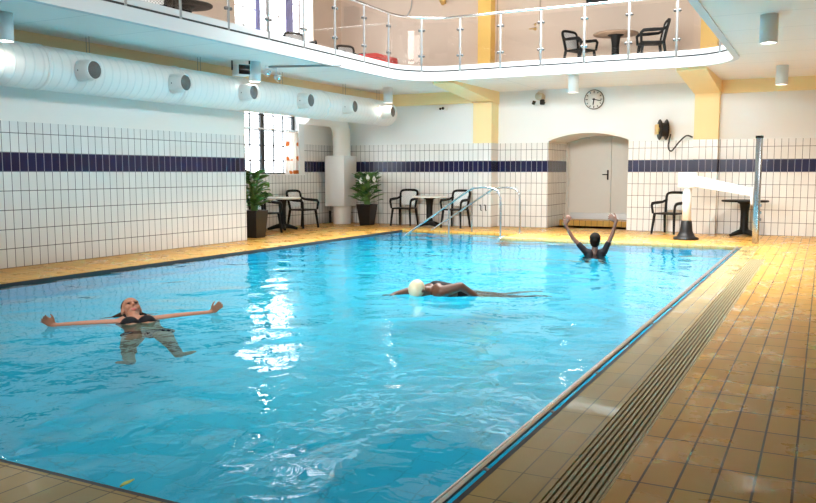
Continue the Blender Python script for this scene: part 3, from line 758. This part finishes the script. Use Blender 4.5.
# hoist
ho = thing('pool_hoist', 'white pool hoist with black cone base and chrome pole on the deck', 'pool hoist', (-2.36, 16.45, 0))
MB().lathe([(.24, 0), (.24, .03), (.17, .06), (.12, .16), (.10, .36), (.085, .37)], 28).build('base', M['black'], ho)
MB().lathe([(.085, .34), (.085, 1.05), (.0, 1.05)], 24).build('column', M['gloss_white'], ho)
MB().rbox((-.17, -.11, 1.0), (.16, .11, 1.30), .025).build('head', M['gloss_white'], ho)
dv = Vector((-1.12+2.36, 16.04-16.45, 0)); al = dv.length; aa = math.atan2(dv.y, dv.x)
b = MB(); m = Matrix.Rotation(aa, 4, 'Z')
prof = [(.05, 1.04), (al-.02, .86), (al-.02, 1.0), (.15, 1.24), (.05, 1.25)]
b.prism(prof, .11, m @ Matrix(((1,0,0,0),(0,0,-1,.055),(0,1,0,0),(0,0,0,1)))); b.build('arm', M['gloss_white'], ho, bevel=.015)
b = MB(); b.rbox((al-.06, -.06, .72), (al-.01, .06, 1.03), .01, m); b.build('sleeve', M['gloss_white'], ho)
b = MB(); b.rbox((al-.01, -.04, 0.0), (al+.09, .04, 1.96), .008, m); pl = b.build('pole', M['chrome'], ho)
b = MB(); b.box((al-.014, -.044, 1.92), (al+.094, .044, 1.965), m); b.build('pole_cap', M['black'], pl)
b = MB()
for z in (.42, .55, .68): b.box((al+.09, -.012, z), (al+.13, .012, z+.05), m)
b.build('latch', M['steel'], ho)
# gallery/ceiling lamps over the pool

# ------------------------------------------------------------------ swimmers
def remesh(mb, name, m, parent, voxel=.008, smooth=4):
    o = mb.build(name, m, parent)
    r = o.modifiers.new('r', 'REMESH'); r.mode = 'VOXEL'; r.voxel_size = voxel; r.use_smooth_shade = True
    if smooth: s = o.modifiers.new('s', 'SMOOTH'); s.iterations = smooth; s.factor = .5
    dg = bpy.context.evaluated_depsgraph_get(); me = bpy.data.meshes.new_from_object(o.evaluated_get(dg)); o.modifiers.clear(); o.data = me
    for p in me.polygons: p.use_smooth = True
    return o
def limb(mb, pts, rs):
    for i in range(len(pts)-1): mb.capsule(pts[i], pts[i+1], rs[i], rs[i+1])
def hand(mb, wrist, d, nrm, curl=.3, thumb=1, s=1.0, spread=.12):
    """palm, four unequal bent fingers and a side thumb; d points along the hand, nrm out of the palm"""
    wrist, d, nrm = Vector(wrist), Vector(d).normalized(), Vector(nrm); nrm = (nrm-d*nrm.dot(d)).normalized(); sd = d.cross(nrm).normalized()*thumb
    for k in range(4):
        o = (k-1.5)*.02*s; mb.capsule(wrist+sd*o*.7, wrist+d*.085*s+sd*o, .017*s, .0125*s, 8)
    for k, ln in enumerate((.068, .078, .073, .056)):
        o = (1.5-k)*.021*s; p = wrist+d*.085*s+sd*o; a = (1.5-k)*spread; dd = (d+sd*a).normalized(); c = 0
        for j, fr in enumerate((.45, .32, .23)):
            c += curl*(.6 if j == 0 else 1); q = p+(dd*math.cos(c)+nrm*math.sin(c))*ln*s*fr; mb.capsule(p, q, (.0105-.001*j)*s, (.0098-.001*j)*s, 8); p = q
    p = wrist+d*.025*s+sd*.028*s
    for j, (f, a) in enumerate(((.042, .75), (.03, .45), (.024, .25))):
        q = p+(d*math.cos(a)+sd*math.sin(a)+nrm*.25)*f*s; mb.capsule(p, q, (.0135-.0015*j)*s, (.012-.0015*j)*s, 8); p = q
def head(mb, c, up, fw, s=1.0):
    c, up = Vector(c), Vector(up).normalized(); fw = Vector(fw); fw = (fw-up*fw.dot(up)).normalized(); sd = up.cross(fw).normalized()
    m = Matrix((sd, fw, up)).transposed().to_4x4()
    P = lambda x, y, z: c+sd*x*s+fw*y*s+up*z*s
    mb.ball(P(0, -.012, .03), (.076*s, .094*s, .088*s), m); mb.ball(P(0, .022, -.045), (.058*s, .066*s, .075*s), m)
    mb.ball(P(0, .07, -.098), (.026*s, .022*s, .02*s), m)
    mb.capsule(P(0, .088, .012), P(0, .112, -.028), .009*s, .015*s, 8)
    for x in (-1, 1):
        mb.ball(P(x*.079, -.012, -.01), (.01*s, .022*s, .034*s), m); mb.ball(P(x*.04, .066, -.03), .026*s); mb.capsule(P(x*.012, .086, .026), P(x*.05, .074, .026), .011*s, .010*s, 8)
    mb.capsule(P(-.02, .084, -.068), P(.02, .084, -.068), .011*s, .011*s, 8)
    return P, m
def face(P, m, parent, s=1.0):
    b = MB()
    for x in (-1, 1): b.ball(P(x*.032, .086, .006), (.015*s, .008*s, .008*s), m, 10, 6)
    b.build('eyes', M['eye'], parent)
    b = MB(); b.ball(P(0, .095, -.064), (.026*s, .006*s, .006*s), m, 10, 6); b.ball(P(0, .094, -.074), (.022*s, .006*s, .006*s), m, 10, 6); b.build('lips', M['lips'], parent)

# swimmer 1: on her back, arms out, legs towards the camera
s1 = thing('person', 'person in black bikini floating on her back with arms stretched wide', 'person', (0, 0, 0))
V = Vector
ax = V((.546, .838, 0)); toc = V((.838, -.546, 0)); zz = V((0, 0, 1))
sh = V((-5.52, 5.30, -.06))          # mid shoulders
shL, shR = sh-ax*.17, sh+ax*.17
hip = V((-5.13, 5.06, -.24)); hipL, hipR = hip-ax*.10, hip+ax*.10
kL, kR = V((-4.88, 4.60, -.27)), V((-4.70, 4.87, -.27))
fL, fR = V((-4.52, 4.28, -.30)), V((-4.36, 4.62, -.30))
hd = sh-toc*.17+zz*.095
elL, wrL = sh-ax*.43-toc*.04+zz*.015, sh-ax*.675-toc*.05+zz*.025
elR, wrR = sh+ax*.44-toc*.03+zz*.015, sh+ax*.71-toc*.03+zz*.025
b = MB()
tup = (sh-hip).normalized()
spine = [hip, hip.lerp(sh, .35), hip.lerp(sh, .7), sh]
for off in (-1, 1):
    limb(b, [hip+ax*off*.075, hip.lerp(sh, .4)+ax*off*.055, hip.lerp(sh, .75)+ax*off*.08, sh+ax*off*.10], [.115, .105, .105, .07])
for off in (-1, 1): b.ball(hip.lerp(sh, .72)+ax*off*.075+zz*.055, (.07, .07, .06))
limb(b, [sh+zz*.0, sh.lerp(hd, .6)], [.06, .055])
limb(b, [sh-ax*.05, shL, elL, wrL], [.065, .052, .037, .026]); limb(b, [sh+ax*.05, shR, elR, wrR], [.065, .052, .037, .026])
limb(b, [hipL, kL, fL], [.105, .066, .042]); limb(b, [hipR, kR, fR], [.105, .066, .042])
for f_, k_ in ((fL, kL), (fR, kR)):
    d = (f_-k_).normalized(); so = (f_-fL.lerp(fR, .5)).normalized(); b.capsule(f_, f_+d*.07+zz*.09+so*.05, .042, .040); b.capsule(f_+d*.07+zz*.09+so*.05, f_+d*.10+zz*.14+so*.09, .040, .026)
    b.capsule(f_-zz*.01, f_-zz*.03, .042, .04)
hand(b, wrL, (-ax*.8+zz*.7), toc, .3, 1, .85, .1); hand(b, wrR, (ax*.8+zz*.7), toc, .3, -1, .85, .1)
P, hm = head(b, hd, (-toc*.72+zz*.68), (toc*.68+zz*.6), 1.06)
remesh(b, 'body', M['skin'], s1, .0075)
face(P, hm, s1)
b = MB(); b.ball(P(0, -.03, .05), (.085, .092, .085), hm); b.ball(P(0, -.06, -.02), (.075, .065, .09), hm)
for a in range(9):
    t = (a-4)/4; b.capsule(P(t*.04, -.09, .03), hd-toc*.12+ax*t*.26-zz*.125, .03, .012)
remesh(b, 'hair', M['hairb'], s1, .009)
b = MB()
for off in (-1, 1):
    b.ball(hip.lerp(sh, .74)+ax*off*.075+zz*.06, (.082, .082, .068)); b.capsule(hip.lerp(sh, .78)+ax*off*.09+zz*.05, sh+ax*off*.09+zz*.065, .02, .016, 8)
b.capsule(hip.lerp(sh, .76)-ax*.15+zz*.03, hip.lerp(sh, .76)+ax*.15+zz*.03, .045, .045)
o = remesh(b, 'bikini_top', M['swim'], s1, .008)
b = MB(); b.capsule(hip-ax*.11, hip+ax*.11, .122, .122); b.capsule(hip, hip+toc*.1-zz*.02, .1, .07); remesh(b, 'bikini_bottom', M['swim'], s1, .008)

# swimmer 2: front crawl, cream cap
s2 = thing('person', 'person swimming front crawl in a cream swim cap mid pool', 'person', (0, 0, 0))
hd = V((-3.885, 7.81, .012)); fwd = V((-.62, -.78, 0)).normalized(); sdv = V((-.78, .62, 0))    # sdv: swimmer's right/left axis
rt = V((.78, -.62, 0)); 
sh = hd-fwd*.20-zz*.015; hip = sh-fwd*.50-zz*.16
b = MB()
for off in (-1, 1):
    limb(b, [hip+rt*off*.075, hip.lerp(sh, .4)+rt*off*.065, hip.lerp(sh, .75)+rt*off*.085, sh+rt*off*.11], [.11, .115, .12, .085])
    k = hip+rt*off*.1-fwd*.40-zz*.28; limb(b, [hip+rt*off*.09, k, k-fwd*.40-zz*.05-zz*off*.08], [.10, .062, .038]); b.capsule(k-fwd*.40-zz*.05-zz*off*.08, k-fwd*.55-zz*.10-zz*off*.08, .034, .022)
limb(b, [sh, sh.lerp(hd, .7)], [.065, .058])
a0, a1, a2 = sh-rt*.17, sh-rt*.30+fwd*.18-zz*.0, sh-rt*.34+fwd*.43-zz*.02
a0, a1, a2 = sh-rt*.17, V((-4.05, 7.85, -.01)), V((-4.15, 7.75, -.035))
limb(b, [sh-rt*.08, a0, a1, a2], [.085, .064, .045, .03]); hand(b, a2, a2-a1, (0, 0, -1), .15, 1)
c0, c1, c2 = sh+rt*.155+zz*.015, sh+rt*.25-fwd*.18+zz*.075, V((-3.33, 8.06, -.03))
limb(b, [sh+rt*.08+zz*.02, c0, c1, c2], [.085, .066, .048, .031]); hand(b, c2, c2-c1, (0, 0, -1), .25, -1)
P, hm = head(b, hd, fwd*.9+zz*.25, -zz+fwd*.35)
remesh(b, 'body', M['skinb'], s2, .009)
face(P, hm, s2)
b = MB(); b.ball(P(0, -.016, .035), (.088, .104, .092), hm, 24, 16); b.build('swim_cap', M['cap'], s2)
b = MB()
for off in (-1, 1):
    limb(b, [hip+rt*off*.075, hip.lerp(sh, .4)+rt*off*.065, hip.lerp(sh, .72)+rt*off*.078], [.117, .122, .124])
    b.capsule(hip.lerp(sh, .6)+rt*off*.065+zz*.012, sh+rt*off*.085-fwd*.05+zz*.012, .126, .098)
remesh(b, 'swimsuit', M['swim'], s2, .01)

# swimmer 3: at the far end, arms raised in a V, back to the camera
s3 = thing('person', 'person at the far pool end with both arms raised in a wide V', 'person', (0, 0, 0))
vd = V((-.245, .97, 0)); rt = V((.97, .245, 0)); base = V((-3.30, 13.1, 0))
sh = base-zz*.02; hd = sh+zz*.215+vd*.02; hip = sh-zz*.52
b = MB()
for off in (-1, 1):
    limb(b, [hip+rt*off*.07, hip.lerp(sh, .4)+rt*off*.055, hip.lerp(sh, .8)+rt*off*.075, sh+rt*off*.09], [.11, .10, .105, .06])
    k = hip+rt*off*.12-zz*.36+vd*.12; limb(b, [hip+rt*off*.08, k, k-zz*.34-vd*.1], [.095, .06, .038]); b.capsule(k-zz*.34-vd*.1, k-zz*.38+vd*.06, .036, .026)
limb(b, [sh, sh.lerp(hd, .65)], [.055, .05])
eL, wL = sh-rt*.36+zz*.25, sh-rt*.49+zz*.475; eR, wR = sh+rt*.27+zz*.31, sh+rt*.33+zz*.53
limb(b, [sh-rt*.06, sh-rt*.15+zz*.03, eL, wL], [.06, .048, .034, .024]); limb(b, [sh+rt*.06, sh+rt*.15+zz*.03, eR, wR], [.06, .048, .034, .024])
hand(b, wL, (zz+rt*.55), vd, .3, 1, 1.05); hand(b, wR, (zz*.6-rt*.8), vd, .3, -1, 1.05)
P, hm = head(b, hd, zz, vd)
remesh(b, 'body', M['skind'], s3, .008)
face(P, hm, s3)
b = MB(); b.ball(P(0, -.03, .035), (.092, .105, .096), hm); b.ball(P(0, -.06, -.035), (.078, .065, .08), hm); b.ball(P(0, -.10, .0), (.045, .045, .05), hm); remesh(b, 'hair', M['hair'], s3, .009)
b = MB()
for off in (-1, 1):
    limb(b, [hip+rt*off*.07, hip.lerp(sh, .4)+rt*off*.055, hip.lerp(sh, .8)+rt*off*.075, sh+rt*off*.08], [.117, .107, .112, .07]); b.capsule(sh+rt*off*.07, sh+rt*off*.15+zz*.03,   .068, .056); e = eL if off < 0 else eR; q = sh+rt*off*.15+zz*.03; b.capsule(q, q.lerp(e, .5), .055, .048)  # black suit; its dark sleeves stand in for shade on the upper arms
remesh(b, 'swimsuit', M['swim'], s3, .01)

# added small patch standing in for a light reflection by the near edge
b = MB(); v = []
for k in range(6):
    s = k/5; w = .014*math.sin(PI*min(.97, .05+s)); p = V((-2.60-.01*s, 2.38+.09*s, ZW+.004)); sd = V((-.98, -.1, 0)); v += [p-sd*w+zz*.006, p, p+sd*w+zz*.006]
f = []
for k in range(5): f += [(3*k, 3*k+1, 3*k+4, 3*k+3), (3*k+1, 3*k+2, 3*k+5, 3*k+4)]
b._add(v, f, True); lf = b.build('glint_patch', M['glintm']); md = lf.modifiers.new('s', 'SOLIDIFY'); md.thickness = .003
tag(lf, 'yellow green reflection patch standing in for a light glint on the water by the near pool edge', 'leaf')

# ------------------------------------------------------------------ light
w = bpy.data.worlds.new('daylight'); S.world = w; w.use_nodes = True
bg = w.node_tree.nodes['Background']; bg.inputs[0].default_value = (.90, .96, 1, 1); bg.inputs[1].default_value = 6.0
def area(name, loc, size, power, rot=(0, 0, 0), col=(1, 1, 1)):
    l = bpy.data.lights.new(name, 'AREA'); l.shape = 'RECTANGLE'; l.size, l.size_y = size; l.energy = power; l.color = col
    o = bpy.data.objects.new(name, l); COL.objects.link(o); o.location = loc; o.rotation_euler = rot; return o
ce = area('added_pool_fill', (-4.6, 12.9, 6.5), (5.0, 5.0), 1050, col=(1, .99, .97)); ce.data.spread = R(95)  # added unseen panel brightening the far pool, no fitting modelled
cn = area('added_pool_fill_near', (-4.8, 5.5, 6.5), (4.5, 5.0), 70, col=(1, .99, .97)); cn.data.spread = R(75)  # added unseen fill lifting the near half of the pool
cl = area('added_near_end_fill', (-4.2, -3.8, 5.0), (9, 2.0), 270, rot=(R(79), 0, 0), col=(1, .98, .95)); cl.data.spread = R(60)  # added directional fill for the far end; the near wall has no window
rw = area('added_right_fill', (3.8, 9.0, 5.3), (1.8, 13), 115, rot=(0, R(76), 0), col=(1, .97, .94)); rw.data.spread = R(75)  # added fill whitening the left wall; the right wall has no window
area('added_gallery_fill', (-9.7, 9.0, 6.4), (2.5, 12), 40, col=(1, .97, .92))  # added unseen fill over the left gallery, no fitting modelled
for x, y, pw in ((-8.9, 6.62, 5), (-8.93, 11.5, 6), (-8.93, 16.35, 6), (-4.52, 15.95, 130), (-.69, 11.0, 170), (-.77, 16.25, 260)):
    l = bpy.data.lights.new('downlight_bulb', 'SPOT'); l.energy = pw; l.spot_size = R(130); l.spot_blend = .8; l.shadow_soft_size = .08; l.color = (1, .93, .82)
    o = bpy.data.objects.new('downlight_bulb', l); COL.objects.link(o); o.location = (x, y, H0-.36)

S.view_settings.view_transform = 'Standard'; S.view_settings.look = 'None'; S.view_settings.exposure = 0.38; S.view_settings.gamma = 1
S.cycles.use_denoising = True
S.cycles.max_bounces = 10; S.cycles.diffuse_bounces = 5; S.cycles.transparent_max_bounces = 16
